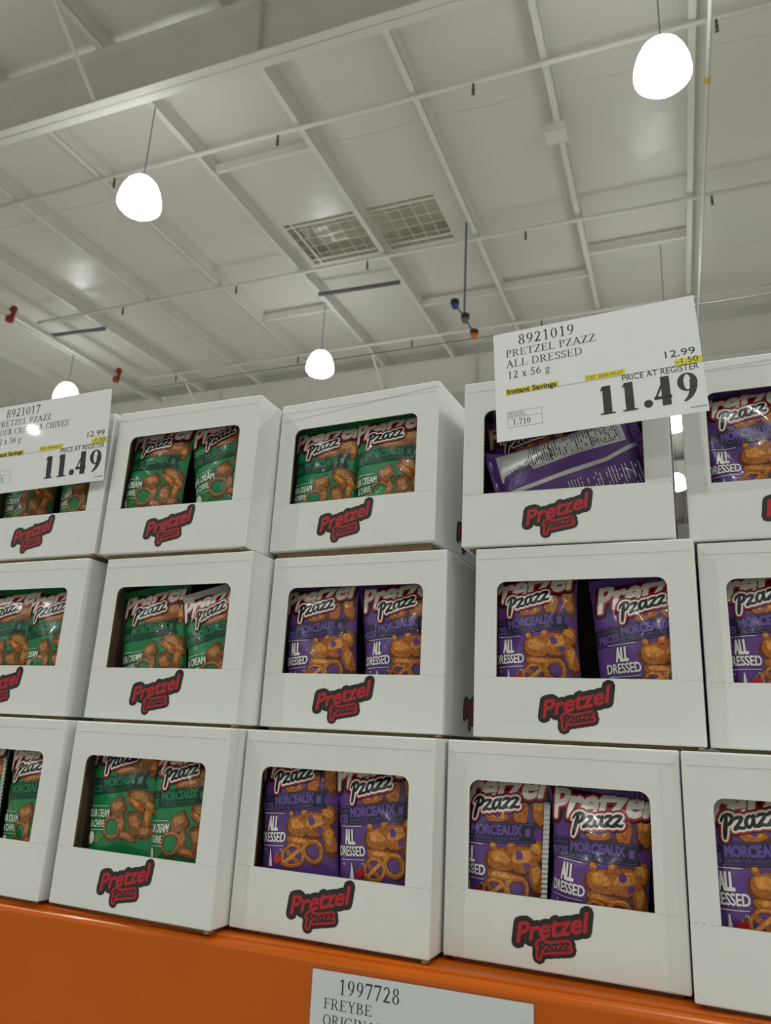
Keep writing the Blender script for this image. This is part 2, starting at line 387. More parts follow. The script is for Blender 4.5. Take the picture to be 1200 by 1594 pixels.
        A = np.array([v.co[:] for v in bm.verts]); F = [[v.index for v in f.verts] for f in bm.faces]; Ms = [f.material_index for f in bm.faces]
        bm.free(); return A, F, Ms

# ------------------------------------------------------------------ roof frame (building axes run a few degrees off the shelf)
A2 = V((0.998443, 0.055268, 0.007589)); D1 = V((-0.055630, 0.996570, 0.061271)); NN = V((-0.004176, -0.061598, 0.998092))
H = 6.85                                                  # purlin underside above the camera along NN
def R(s, t, k): return CAM + A2 * s + D1 * t + NN * k
S0, S1, T0, T1 = -34.0, 22.0, -14.0, 38.0
KD = H + 0.21                                             # underside of the roof insulation
SKS0, SKS1, SKT0, SKT1 = -5.36, -2.93, 9.28, 10.42         # skylight opening

ceil = MB()
def deck(s0, s1, t0, t1): ceil.poly([R(s0, t0, KD), R(s0, t1, KD), R(s1, t1, KD), R(s1, t0, KD)])
deck(S0, SKS0, T0, T1); deck(SKS1, S1, T0, T1); deck(SKS0, SKS1, T0, SKT0); deck(SKS0, SKS1, SKT1, T1)
ceiling = tag(ceil.build('ceiling', [M_ROOF]), kind='structure')
seam = MB()
for t in [x * 2.1 - 13.2 for x in range(24)]:
    if SKT0 - .1 < t < SKT1 + .1: continue
    for i in range(-20, 12):
        s0 = (-0.365 + .222 * i) * H
        pts = [R(s0 + .03 + 1.46 * u, t + .07 * math.sin(math.pi * u) + .02 * math.sin(i * 2.1), KD - .003 - .008 * math.sin(math.pi * u)) for u in (0, .25, .5, .75, 1)]
        for a, b in zip(pts, pts[1:]): seam.box(a, b - a, D1 * .02, NN * .03)
seam.build('insulation_seams', [M_ROOF], ceiling)
for i in range(-20, 14):                                  # purlins: Z sections along the roof slope
    s = (-0.365 + 0.2215 * i) * H
    if not (S0 < s < S1): continue
    m = MB(); L = D1 * (T1 - T0)
    m.box(R(s - .05, T0, H), A2 * .09, L, NN * .008)
    m.box(R(s + .030, T0, H), A2 * .010, L, NN * .21)
    m.box(R(s + .025, T0, H + .20), A2 * .025, L, NN * .008)
    m.box(R(s - .05, T0, H), A2 * .006, L, NN * .03)
    m.build('purlin', [M_STEEL], ceiling)
for t in (-12.2, -3.3, 5.51, 14.32, 23.1, 31.9):          # rafters: deep I sections across
    m = MB(); L = A2 * (S1 - S0); dp = .70
    m.box(R(S0, t - .008, H - dp), L, D1 * .016, NN * dp)
    m.box(R(S0, t - .10, H - dp), L, D1 * .20, NN * .018)
    m.box(R(S0, t - .10, H - .018), L, D1 * .20, NN * .016)
    for i in range(-6, 5):
        m.box(R(-3.55 + i * 6.1, t - .095, H - dp), A2 * .012, D1 * .087, NN * dp)
    m.build('rafter', [M_STEEL], ceiling)
def brace(name, a, b, r): m = MB(); m.tube([a, b], r, 6); return m.build(name, [M_STEEL], ceiling)
for t in (5.51, 14.32):                                   # flange braces from rafter foot up to the purlins
    for i in (-8, -5, -2, 1):
        s = (-0.365 + .2215 * i) * H
        m = MB(); m.box(R(s - .03, t - .09, H - .68), A2 * .05, D1 * .02, NN * .02 + D1 * -.75 + NN * .66); m.build('flange_brace', [M_STEEL], ceiling)
# skylight: curb, lens and safety mesh
sky = empty('skylight', R(-4.15, 9.85, KD)); tag(sky, 'rectangular roof skylight with wire safety mesh between the purlins', 'skylight')
def inv(o): return o.location
def local(mb, o): mb.v = [tuple(V(v) - o.location) for v in mb.v]
m = MB(); dk = .22
c = [(SKS0, SKT0), (SKS1, SKT0), (SKS1, SKT1), (SKS0, SKT1)]
for k in range(4):
    (a, b), (e, f) = c[k], c[(k + 1) % 4]; m.poly([R(a, b, KD), R(e, f, KD), R(e, f, KD + dk), R(a, b, KD + dk)])
local(m, sky); m.build('curb', [M_CURB], sky)
m = MB()
NB = 12
for a in range(NB):
    for b in range(6):
        f = lambda i, j: R(SKS0 + (SKS1 - SKS0) * i / NB, SKT0 + (SKT1 - SKT0) * j / 6, KD + dk + .10 * math.sin(math.pi * i / NB) * math.sin(math.pi * j / 6))
        m.poly([f(a, b), f(a, b + 1), f(a + 1, b + 1), f(a + 1, b)])
local(m, sky); m.build('lens', [M_LENS], sky, True)
m = MB()
for k in range(1, 12): s = SKS0 + (SKS1 - SKS0) * k / 12; m.tube([R(s, SKT0, KD + .03), R(s, SKT1, KD + .03)], .0065, 5)
for k in range(1, 5): t = SKT0 + (SKT1 - SKT0) * k / 5; m.tube([R(SKS0, t, KD + .03), R(SKS1, t, KD + .03)], .0065, 5)
local(m, sky); m.build('safety_mesh', [M_STEEL], sky)
m = MB()
for a, b in (((SKS0, SKT0 + .1), (SKS1, SKT0 + .1)), ((SKS0 + .12, SKT0), (SKS0 + .12, SKT1)), ((SKS0, SKT1 - .1), (SKS1, SKT1 - .1))):
    m.tube([R(*a, KD + .02), R(*b, KD + .02)], .022, 6)
local(m, sky); m.build('mesh_frame', [M_STEEL], sky)

# walls and floor of the hall
fl = MB(); fl.poly([(-40, -18, 0), (26, -18, 0), (26, 42, 0), (-40, 42, 0)]); tag(fl.build('floor', [M_FLOOR]), kind='structure')
for nm, a, b in (('wall_left', R(S0, T0, 0), R(S0, T1, 0)), ('wall_right', R(S1, T1, 0), R(S1, T0, 0)), ('wall_back', R(S0, T1, 0), R(S1, T1, 0)), ('wall_front', R(S1, T0, 0), R(S0, T0, 0))):
    m = MB(); top = lambda p: p + NN * (KD + .25)
    a0, b0 = V((a.x, a.y, 0)), V((b.x, b.y, 0)); m.poly([a0, b0, top(b), top(a)]); tag(m.build(nm, [M_WALL]), kind='structure')

# ------------------------------------------------------------------ pendant lamps
dome_prof = [(.001, -.035), (.12, -.03), (.20, -.012), (.243, .03), (.247, .07), (.235, .16), (.212, .24), (.175, .32), (.12, .38), (.06, .41), (.035, .415)]
dome = MB(); dome.lathe([(r, z - .19) for r, z in dome_prof[2:]], 28); dome_me = dome.mesh('dome', [M_DOME], True)
dome = MB(); dome.lathe([(r, z - .19) for r, z in dome_prof[2::-1]][::-1], 28); mouth_me = dome.mesh('mouth', [M_MOUTH], True)
LAMP_LABEL = {(0, 0): 'glowing dome lamp at upper right, the largest of the hanging lamps', (1, 0): 'glowing dome lamp at upper left hanging beside the big rafter',
 (1, 1): 'glowing dome lamp in mid picture, just above the cartons and behind the wire', (2, 1): 'glowing dome lamp at far left, half hidden by the left price sign',
 (0, 1): 'glowing dome lamp hidden behind the right price sign', (0, 2): 'upper of two lamps glimpsed through the slit between the two right cartons', (0, 3): 'lower of two lamps glimpsed through the slit between the two right cartons'}
LAMP_POS = {(0, 0): V((-.19, 5.85, 7.48)), (1, 0): V((-5.88, 5.583, 7.465)), (1, 1): V((-6.273, 10.624, 7.885)), (2, 1): V((-11.93, 10.28, 7.96)), (0, 2): V((-.775, 15.9, 8.27)), (0, 3): V((-1.00, 20.9, 8.60)), (0, 1): V((-.55, 10.88, 7.60))}
for key in sorted(BUILT):
    p = LAMP_POS.get(key, L0 + LI * key[0] + LJ * key[1])
    r = empty('pendant_lamp', p); tag(r, LAMP_LABEL[key], 'lamp', 'dome lamps hung from the roof')
    link('dome', dome_me, r); link('mouth', mouth_me, r)
    m = MB(); m.tube([(0, 0, .215), (0, 0, .27)], [.045, .03], 12); m.build('collar', [M_ZINC], r)
    k = (p - CAM).dot(NN); up = (H - k) / NN.z
    m = MB(); m.tube([(0, 0, .25), (0, 0, up)], .007, 6); m.build('cable', [M_ZINC], r)

# ------------------------------------------------------------------ sprinkler pipes and small things under the roof
def pipe(name, pts, r, mt, label, cat, group=None):
    o = empty(name, pts[0]); m = MB(); m.tube([V(p) - o.location for p in pts], r, 12); m.build('tube', [mt], o, True); tag(o, label, cat, group); return o
def fitting(name, o, pts, r, mt, n=10): m = MB(); m.tube([V(p) - o.location for p in pts], r, n); return m.build(name, [mt], o)
ROWS = [(7.17, 'nearest of the three white sprinkler branch pipes crossing the roof', (-6.8, -4.29, -1.79, .75)),
        (10.18, 'middle white sprinkler branch pipe, passing beside the skylight', (-9.1, -6.72, -4.3, -1.76, .8)),
        (13.05, 'farthest white sprinkler branch pipe, behind the low lamp', (-10.0, -7.0, -4.52, -2.0, .6))]
for t, lab, heads in ROWS:
    k = H - .055
    o = pipe('sprinkler_pipe', [R(-11.1, t, k), R(4.5, t, k)], .03, M_PIPE, lab, 'pipe', 'sprinkler branch pipes')
    for s in heads: fitting('sprinkler_head', o, [R(s, t, k - .02), R(s, t, k - .08), R(s, t, k - .1), R(s, t, k - .15), R(s, t, k - .16)], [.016, .014, .02, .014, .024], M_HEAD, 8)
o = pipe('sprinkler_main', [R(-11.1, 2.0, H - .2), R(-11.1, 14.0, H - .2)], .055, M_PIPE, 'thick white sprinkler main running along the left with red couplings', 'pipe')
for t in (9.55, 12.45):
    fitting('coupling', o, [R(-11.1, t - .02, H - .34), R(-11.1, t, H - .2), R(-11.1, t + .06, H - .03)], [.07, .075, .06], M_RED)
o = empty('strut_channel', R(-5.54, 10.94, H - .06)); m = MB(); m.box((0, 0, 0), R(-4.05, 11.0, 0) - R(-5.54, 10.94, 0), D1 * .05, NN * .055); m.build('channel', [M_ZINC], o); tag(o, 'grey strut channel spanning two purlins below the skylight', 'channel')
o = empty('strut_channel', R(-11.35, 10.69, H - .06)); m = MB(); m.box((0, 0, 0), R(-10.06, 10.80, 0) - R(-11.35, 10.69, 0), D1 * .05, NN * .055); m.build('channel', [M_ZINC], o); tag(o, 'grey strut channel by the sprinkler main at far left', 'channel')
o = pipe('conduit', [R(.63, T0 + .4, H - .65), R(.63, 13.9, H - .65)], .022, M_PIPE, 'bright white conduit running along the roof beside the largest lamp', 'conduit')
fitting('ring', o, [R(.63, 7.26, H - .65), R(.63, 7.34, H - .65)], .027, M_RING)
o = empty('junction_box', R(-1.02, 8.28, H)); m = MB(); m.box(A2 * -.12 + D1 * -.11 - NN * .11, A2 * .24, D1 * .22, NN * .11); m.box(A2 * -.13 + D1 * -.12 - NN * .125, A2 * .26, D1 * .24, NN * .015); m.build('cover', [M_STEEL], o); tag(o, 'white square junction box fixed under a purlin', 'box')
# bridging channels between neighbouring purlins
for (s0, s1, t) in ((-5.5, -4.02, 7.62), (-.97, .59, 11.25), (-2.5, -1.0, 11.9), (-4.0, -2.5, 12.0), (-7.0, -5.5, 11.6)):
    m = MB(); m.box(R(s0, t, H + .02), A2 * (s1 - s0), D1 * .06, NN * .12); m.build('bridging', [M_STEEL], ceiling)
# hanging warning light with three heads
wl = empty('warning_light', V((-3.128, 9.184, 7.385))); tag(wl, 'drop rod with a blue, a grey and an orange light head', 'warning light')
m = MB(); m.tube([(0, 0, 0), (0, 0, 1.56)], .016, 8); m.build('drop_rod', [M_ZINC], wl)
hd = [V((-.11, -.102, .159)), V((.01, .013, -.026)), V((.111, .128, -.238))]
m = MB(); m.tube([hd[0], hd[1], hd[2]], .014, 8); m.build('arm', [M_ZINC], wl)
for p, mt in zip(hd, (M_BLUE, M_ZINC, M_AMB)):
    m = MB(); m.tube([p + V((0, 0, .06)), p + V((0, 0, .055)), p], [.03, .062, .062], 12); h_ = m.build('light_head', [M_DARK], wl)
    m = MB(); m.tube([p, p + V((0, 0, -.05)), p + V((0, 0, -.075))], [.055, .05, .03], 12); m.build('lens', [mt], h_, True)

# ------------------------------------------------------------------ rack shelf
rack = empty('storage_rack', (-0.5, 1.0, 1.0)); tag(rack, 'glossy orange steel rack beam and shelf carrying the bottom row of cartons', 'rack')
BK, BB = 0.0501, 1.008                                    # front face of the beam: y = BK x + BB
ZT = 1.2845
prof = [(0.0, .93)]
for k in range(7): a = math.pi / 2 * k / 6; prof.append((.010 - .010 * math.cos(a), ZT - .004 - .010 + .010 * math.sin(a)))
prof += [(.016, ZT - .004)]
for k in range(5): a = math.pi / 2 * k / 4; prof.append((.016 + .004 * math.sin(a) * 0 + .004 * (1 - math.cos(a)), ZT - .004 + .004 * math.sin(a)))
prof += [(.085, ZT), (.085, .93)]
m = MB(); xs = (-2.6, 1.6); n = len(prof); vs = []
for x in xs:
    for y, z in prof: vs.append((x + .5 , BK * x + BB + y - 1.0, z - 1.0))
m.add(vs, [(i, i + 1, n + i + 1, n + i) for i in range(n - 1)] + [tuple(range(n)), tuple(range(2 * n - 1, n - 1, -1)), (n - 1, 0, n, 2 * n - 1)])
b = m.build('beam', [M_ORANGE], rack)
m = MB(); m.box((-2.1, BK * -2.6 + BB + .086 - 1.0, ZT - .035 - 1.0), (4.2, BK * 4.2, 0), (0, 1.0, 0), (0, 0, .034)); m.build('deck', [M_ZINC], rack)
for x in (-2.55, 1.62):
    for y in (BK * x + .095, .98): m = MB(); m.box((x + .5, y, -1.0), (.08, 0, 0), (0, .07, 0), (0, 0, 1.22)); m.build('upright', [M_ORANGE], rack)

# ------------------------------------------------------------------ cartons
W, HB, DB, TH = 0.2985, 0.2658, 0.285, 0.003
WU0, WU1, WV0, WV1 = 0.0325, 0.2627, 0.0810, 0.2153
def win_loop(g=0.0, r=.013, n=6):
    """window outline, square bottom corners and rounded top corners; serrated bottom quarter of the sides"""
    P = [(WU0 - g, WV0 - g), (WU1 + g, WV0 - g)]
    for cx, a0 in ((WU1 + g - r, 0), (WU0 - g + r, 90)):
        for k in range(n + 1): a = rad(a0 + 90 * k / n); P.append((cx + r * math.cos(a), WV1 + g - r + r * math.sin(a)))
    return P
def ring(mb, y, u0, v0, u1, v1, flip, m):
    L = win_loop(); n = len(L); C = [(u0, v0), (u1, v0), (u1, v1), (u0, v1)]
    pt = lambda p: (p[0], y, p[1])
    mid1, mid2 = 2, 9                                      # loop points where the next outer corner takes over
    faces = [[C[0], C[1], L[1], L[0]]]
    faces += [[C[1], L[2], L[1]], [C[1], C[2], L[2]]]
    faces += [[C[2], L[k + 1], L[k]] for k in range(mid1, mid2)] + [[C[2], C[3], L[mid2]]]
    faces += [[C[3], L[(k + 1) % n], L[k]] for k in range(mid2, n)] + [[C[3], C[0], L[0]]]
    for f in faces:
        q = [pt(p) for p in f]
        mb.poly(q[::-1] if flip else q, m)
def carton_mesh(seed, lift=0.0):
    rnd = random.Random(seed); mb = MB(); bv = .0022
    # outer shell with rounded edges, front face replaced by a frame round the window
    bm = bmesh.new(); bmesh.ops.create_cube(bm, size=1.0)
    for v in bm.verts: v.co = ((v.co.x + .5) * W, (v.co.y + .5) * DB, (v.co.z + .5) * HB)
    bmesh.ops.bevel(bm, geom=bm.edges[:], offset=bv, segments=2, affect='EDGES', profile=.5)
    big = [f for f in bm.faces if f.normal.y < -.99 and f.calc_area() > .05]
    bmesh.ops.delete(bm, geom=big, context='FACES_ONLY')
    bm.verts.index_update(); mb.add([v.co[:] for v in bm.verts], [[v.index for v in f.verts] for f in bm.faces], 0); bm.free()
    ring(mb, 0, bv, bv, W - bv, HB - bv, False, 0)
    # inner shell
    a, b, c, d, e, f = TH, W - TH, TH, DB - TH, TH, HB - TH
    q = lambda *p: mb.poly([(x, y, z) for x, y, z in p], 2)
    q((a, c, e), (a, c, f), (a, d, f), (a, d, e)); q((b, c, e), (b, d, e), (b, d, f), (b, c, f)); q((a, d, e), (a, d, f), (b, d, f), (b, d, e))
    q((a, c, e), (a, d, e), (b, d, e), (b, c, e)); q((a, c, f), (b, c, f), (b, d, f), (a, d, f))
    ring(mb, TH, a, e, b, f, True, 2)
    L = win_loop(); n = len(L)
    for k in range(n):                                     # cut board edge round the window
        (x0, z0), (x1, z1) = L[k], L[(k + 1) % n]; mb.poly([(x0, 0, z0), (x1, 0, z1), (x1, TH, z1), (x0, TH, z0)], 1)
    # serrated kraft teeth on the side cuts
    z = WV0 + .004
    while z < WV1 - .016:
        for u, sgn in ((WU0, -1), (WU1, 1)):
            mb.box((u - (0 if sgn < 0 else -.0) - (.0008 if sgn > 0 else .0), -.0002, z), (.0008, 0, 0), (0, .003, 0), (0, 0, .0022), 1)
        z += .0058
    # tear line: dashes from window corners to the edges and slanting up the side
    def dash(p, d, w): mb.box(p, d, (0, -.0003, 0) if abs(d[0]) > abs(d[1]) else (.0003, 0, 0), w, 3)
    for u0, u1 in ((.004, WU0 - .004), (WU1 + .004, W - .004)):
        x = u0
        while x < u1: L_ = rnd.uniform(.003, .007); dash((x, 0, WV0 - .0006), (L_, 0, 0), (0, 0, .0009 if rnd.random() < .7 else .0014)); x += L_ + rnd.uniform(.002, .004)
    y = .004
    while y < .14: dash((W, y, WV0 + y * .58), (0, .005, .0029), (0, 0, .0009)); y += .0085
    # fold creases near the top
    for v in (HB - .017, ): mb.box((.004, 0, v), (W - .008, 0, rnd.uniform(-.002, .002)), (0, -.0002, 0), (0, 0, .0012), 3)
    # bulging bottom flaps carry the carton
    mb.box((.010, .012, -.0052 - lift), (W - .020, 0, 0), (0, DB - .022, 0), (0, 0, .0056 + lift), 1)
    if rnd.random() < .6:                                  # frayed kraft corner of a bottom flap
        x = W - .010; mb.box((x, .001, -.0045), (.007, 0, .001), (0, .012, 0), (0, 0, .0046), 1)
    me = mb.mesh('carton', [M_CARD, M_KRAFT, M_INNER, M_CREASE])
    return me

logo = Art()
LT = sans('Pretzel'); lr = rad(14.6)
logo.text(LT, .0975, .0285, .0975 + .0875, .0205, 0, 0, .40, lr, .0072)
logo.script(.1235, .0205, .1635, .0082, 0, 0, rad(10.5), .0074)
logo.text(LT, .0975, .0285, .0975 + .0875, .0205, 1, 2, .40, lr, .0009)
logo.script(.1235, .0205, .1635, .0082, 1, 2, rad(10.5), .0031)
logo.script(.1235, .0205, .1635, .0082, 0, 4, rad(10.5), .0001)
LOGO_ME = logo.flat_mesh('printed_logo', [M_CHAR, M_LOGORED])

# where the photograph has each carton: x, y of the front left foot, yaw, row
ZB, ZM, ZTOP = ZT + .0055, ZT + .0055 + .2712, ZT + .0055 + 2 * .2712
BOX = {
 'T1': (-1.3018, .9812, ZTOP + .004, 0.0), 'T2': (-.9932, .9831, ZTOP + .002, 1.6), 'T3': (-.6945, 1.0588, ZTOP + .009, -2.2), 'T4': (-.3545, 1.0505, ZTOP - .003, 2.3), 'T5': (-.0405, 1.0865, ZTOP - .003, .5),
 'M1': (-1.3033, .9734, ZM, 0.0), 'M2': (-.9773, .9905, ZM, .2), 'M3': (-.6738, 1.0464, ZM, .2), 'M4': (-.3335, 1.0563, ZM, .8), 'M5': (-.0320, 1.0897, ZM, 0.0),
 'B1': (-1.2822, .9622, ZB, 0.0), 'B2': (-.9705, .9712, ZB, -.4), 'B3': (-.6685, 1.0071, ZB, .2), 'B4': (-.3660, 1.0467, ZB, -.4), 'B5': (-.0637, 1.0211, ZB, 0.0)}
WHERE = {
 'T1': 'carton behind the left price sign', 'T2': 'top carton right of the left price sign', 'T3': 'top carton left of the right price sign',
 'T4': 'carton behind the right price sign', 'T5': 'top carton cut by right photo edge',
 'M1': 'middle-row carton cut by left photo edge', 'M2': 'whole middle-row carton of green bags', 'M3': 'middle-row purple carton left of centre',
 'M4': 'middle-row carton under the right price sign', 'M5': 'middle-row carton cut by right photo edge',
 'B1': 'bottom-row carton cut by left photo edge', 'B2': 'whole bottom-row carton of green bags', 'B3': 'bottom-row purple carton left of centre',
 'B4': 'bottom-row carton right of centre', 'B5': 'bottom-row carton cut by right photo edge'}
BMAT = {}
for i, (nm, (x, y, z, yw)) in enumerate(BOX.items()):
    o = link('carton', carton_mesh(i + 3, z - {'T': ZTOP, 'M': ZM, 'B': ZB}[nm[0]])); o.location = (x, y, z); o.rotation_euler = (0, 0, rad(yw))
    tag(o, 'white windowed ' + WHERE[nm], 'carton', 'white windowed cartons')
    l = link('printed_logo', LOGO_ME, o); l['label'] = 'red and charcoal printed logo'
    l = link('printed_logo', LOGO_ME, o); l.location = (W, 0, 0); l.rotation_euler = (0, 0, math.pi / 2); l['label'] = 'red and charcoal printed logo'
    BMAT[nm] = Matrix.Translation((x, y, z)) @ Matrix.Rotation(rad(yw), 4, 'Z')

# ------------------------------------------------------------------ snack bags
GW, GH = .146, .228
def common(art, fl):
    # art slots: 0 film 1 banner 2 banner letter 3 white 4 red 5 black 6 silver 7 dark food 8 mid 9 light 10 leaf
    sl = rad(3.6); y = lambda u, v: v + (u - .072) * math.tan(sl)
    b0, b1 = .1360, .1610
    art.poly([(.001, y(.001, b0)), (.132, y(.132, b0)), (.126, y(.126, .1485)), (.134, y(.134, b1)), (.001, y(.001, b1))], 1, 4.6)
    for v in (b0 + .0016, b1 - .0016): art.line((.002, y(.002, v)), (.126, y(.126, v)), .0006, 2, 6)
    art.text(sans('PIECES'), .008, y(.008, .1400), .039, .0095, 2, 6, .0, sl, .0006)
    art.text(sans('SEASONED PRETZEL'), .006, y(.006, .1530), .039, .0032, 2, 6, .0, sl)
    art.text(sans('MORCEAUX'), .044, y(.044, .1460), .110, .0112, 2, 6, .0, sl, .0008)
    art.text(sans('DE PRETZEL ASSAISONNE'), .044, y(.044, .1397), .108, .0038, 2, 6, .0, sl)
    art.poly([(.115, y(.115, .144)), (.122, y(.122, .144)), (.122, y(.122, .154)), (.115, y(.115, .154))], 2, 6)
    r = rad(8.5); P = (sans('Pretzel'), .012, .1795, .012 + .124, .0335)
    art.text(*P, 5, 7, .30, r, .0076); art.text(*P, 4, 8, .30, r, .0044); art.text(*P, 3, 9, .30, r, .0018)
    q = (.0440, .1705, .1060, .0124); rr = rad(10.5)
    art.script(*q, 5, 10, rr, .0056); art.script(*q, 4, 11, rr, .0044); art.script(*q, 3, 12, rr, .0027); art.script(*q, 5, 13, rr, .0004)
def piece(art, cx, cy, rx, ry, rot, seed, e=3.0, c=(7, 8, 9), hole=0.0):
    rx *= .93; ry *= .93
    art.blob(cx, cy, rx, ry, rot, c[0], 0 + seed % 2, seed, .06, e, hole=hole)
    if hole:
        art.blob(cx, cy, rx * .93, ry * .93, rot, c[1], 2, seed, .05, e, hole=(hole + .1)); art.blob(cx + rx * .05, cy + ry * .06, rx * .80, ry * .80, rot, c[2], 3, seed, .05, e, hole=.88)
    else:
        art.blob(cx - rx * .04, cy + ry * .06, rx * .86, ry * .82, rot, c[1], 2, seed + 5, .08, e); art.blob(cx - rx * .1, cy + ry * .22, rx * .55, ry * .42, rot, c[2], 3, seed + 9, .14, e)
def purple_art():
    a = Art(); common(a, 'purple')
    piece(a, .086, .116, .022, .0165, .05, 1); piece(a, .089, .0965, .023, .0075, -.05, 2, 3.5)
    piece(a, .078, .078, .020, .019, .2, 3, 2, hole=.62); a.line((.066, .088), (.086, .070), .006, 8, 4); a.line((.068, .070), (.088, .086), .005, 9, 4)
    piece(a, .115, .118, .022, .021, .3, 4, 2.4); a.blob(.109, .124, .0045, .006, .4, 0, 4, 3); a.blob(.120, .112, .004, .005, -.3, 0, 4, 4)
    piece(a, .108, .084, .020, .018, -.2, 5, 2, hole=.5); piece(a, .134, .098, .011, .024, .15, 6, 3); piece(a, .133, .131, .012, .015, -.2, 7)
    piece(a, .075, .132, .005, .008, .4, 8, 2.2); piece(a, .097, .134, .005, .009, -.6, 9, 2.2)
    piece(a, .079, .169, .020, .009, .08, 10, 3); piece(a, .108, .180, .011, .026, -.05, 11, 3.4); piece(a, .132, .185, .011, .030, .08, 12, 3.4); piece(a, .128, .208, .016, .010, .2, 13); piece(a, .1, .21, .016, .009, 0, 14)
    a.blob(.078, .170, .004, .003, 0, 0, 4, 3); a.blob(.094, .171, .003, .0035, 0, 0, 4, 3)
    a.text(sans('ALL'), .0325, .1105, .0505, .0180, 3, 6, 0, 0, .0009); a.text(sans('DRESSED'), .0165, .0955, .0655, .0120, 3, 6, 0, 0, .0004)
    a.line((.021, .133), (.062, .133), .0007, 3, 6); a.line((.019, .0905), (.064, .0905), .0007, 3, 6)
    a.poly([(.0375, .064), (.0455, .064), (.0430, .080), (.042, .0865), (.041, .0865), (.040, .080)], 3, 6);
    a.blob(.055, .074, .007, .006, 0, 4, 6, 2, .08); a.line((.055, .079), (.057, .083), .0012, 10, 7)
    for cx in (.027, .061): a.polys(arc_poly(cx, .0845, .0020, .0020, -60, 200, .0006, .0006, 10), 3, 6)
    return a
def green_art():
    a = Art(); common(a, 'green'); c = (7, 11, 12)
    piece(a, .082, .114, .0165, .0145, .5, 21, 5, c); piece(a, .070, .086, .021, .019, .3, 22, 2, c, hole=.62); piece(a, .090, .089, .006, .021, .1, 23, 3, c)
    piece(a, .115, .116, .0055, .021, .85, 24, 3); piece(a, .124, .126, .024, .0135, -.28, 25, 3.5, c); piece(a, .136, .112, .006, .018, .9, 36, 3); piece(a, .112, .090, .014, .020, .2, 26, 3.5, c); piece(a, .132, .096, .0065, .023, -.25, 27, 3); piece(a, .128, .078, .016, .010, .1, 28, 3, c); piece(a, .097, .073, .018, .008, -.2, 29, 3, c)
    piece(a, .090, .167, .028, .0075, .10, 30, 4, c); piece(a, .122, .178, .022, .017, .3, 31, 4, c); piece(a, .104, .190, .014, .010, .5, 34, 3, c); piece(a, .136, .170, .007, .016, -.3, 35, 3); piece(a, .134, .203, .011, .014, 0, 32, 4, c); piece(a, .110, .206, .014, .008, .4, 33, 3)
    a.text(sans('SOUR CREAM'), .009, .1010, .066, .0105, 3, 6, 0, 0, .0003); a.text(sans('& CHIVE'), .020, .0868, .055, .0095, 3, 6, 0, 0, .0003)
    a.line((.014, .1165), (.062, .1165), .0007, 3, 6); a.line((.020, .0825), (.057, .0825), .0007, 3, 6)
    a.blob(.026, .071, .010, .0085, .3, 3, 6, 6, .05); a.blob(.026, .071, .0085, .007, .3, 3, 7, 6, .05)
    for k in range(5): a.line((.036 + .002 * k, .066), (.044 + .003 * k, .080 - .001 * k), .0012, 10, 6)
    return a
def back_art():
    a = Art(); rnd = random.Random(4)
    a.rect(.010, .016, .060, .205, 6, 0)
    for x in (.0125, .0575): a.line((x, .030), (x, .200), .0007, 5, 1)
    for v in (.034, .098, .158, .198): a.line((.0125, v), (.0575, v), .0008 if v != .098 else .0014, 5, 1)
    v = .038
    while v < .196:
        u = .015
        while u < .055:
            L = rnd.uniform(.002, .008)
            if rnd.random() < .72: a.rect(u, v, min(u + L, .056), v + .0015, 5, 2)
            u += L + .0012
        v += .0034 if v < .1 or v > .15 else .0042
    for k in range(24):                                       # silver curve between panel and text
        f = lambda t: (.083 + (.0 if t < .75 else -.05 * (t - .75) ** 1.0 * 1.2), .012 + .21 * t)
        a.polys(stroke_path([f(k / 24), f((k + 1) / 24)], .0062, nd=6), 6, 1)
    v = .035
    while v < .21:
        u = .096 + .012 * rnd.random() * (v < .1)
        while u < .136:
            L = rnd.uniform(.002, .006)
            if rnd.random() < .8: a.rect(u, v, min(u + L, .137), v + .0014, 3, 2)
            u += L + .0010
        v += .0046 if rnd.random() < .75 else .009
    return a
def slots(fl): return FILM[fl] + [F_WHITE, F_RED, F_BLACK, F_SILVER, F_BR1, F_BR2, F_BR3, F_LEAF, F_CR1, F_CR2]
CUT = {k: f().cut(.0037, .0037, GW, GH) for k, f in (('green', green_art), ('purple', purple_art), ('back', back_art))}

def bag_surface(u, v, ph, side=-1, amp=1.0, wrap=1.0):
    """pillow bag: numpy u,v on the flat film -> x,y,z around the bag centre"""
    a = np.clip(np.abs(2 * u / GW - 1), 0, 1); vv = np.clip(v / GH, 0, 1)
    g = np.clip(np.sin(np.pi * np.clip((v - .008) / (GH - .020), 0, 1)), 0, 1) ** .55
    prof = (1 - a ** 2.3) ** .8
    bulge = .0245 * prof * g
    wr = .0011 * np.sin(u * 150 + ph[0] + 6 * vv) * np.exp(-(GH - .014 - v) / .020) + .0010 * np.sin(u * 170 + ph[1]) * np.exp(-(v - .012) / .02)
    lo = 1.35 * (.0024 * np.sin(u * 38 + v * 26 + ph[2]) + .0020 * np.sin(-u * 47 + v * 41 + ph[3]) + .0010 * np.sin(u * 90 + v * 72 + ph[4]))
    crease = -.0045 * amp * np.exp(-((u - ph[6]) * math.cos(ph[5]) + (v - ph[7]) * math.sin(ph[5])) ** 2 / .00016) * np.exp(-((v - ph[7]) ** 2 + (u - ph[6]) ** 2) / .0016)
    y = side * (bulge + (wr * prof + (lo * amp + crease) * prof * np.minimum(g, 1)))
    d = u - .0745                                          # the film wraps round the filling at both edges, more on the left
    x = d + np.where(d < 0, .0200 * wrap * (np.abs(d) / .0745) ** 3, -.0080 * (np.abs(d) / .0715) ** 3) * g + .0745 - GW / 2
    return np.stack([x, y, v - GH / 2], -1)
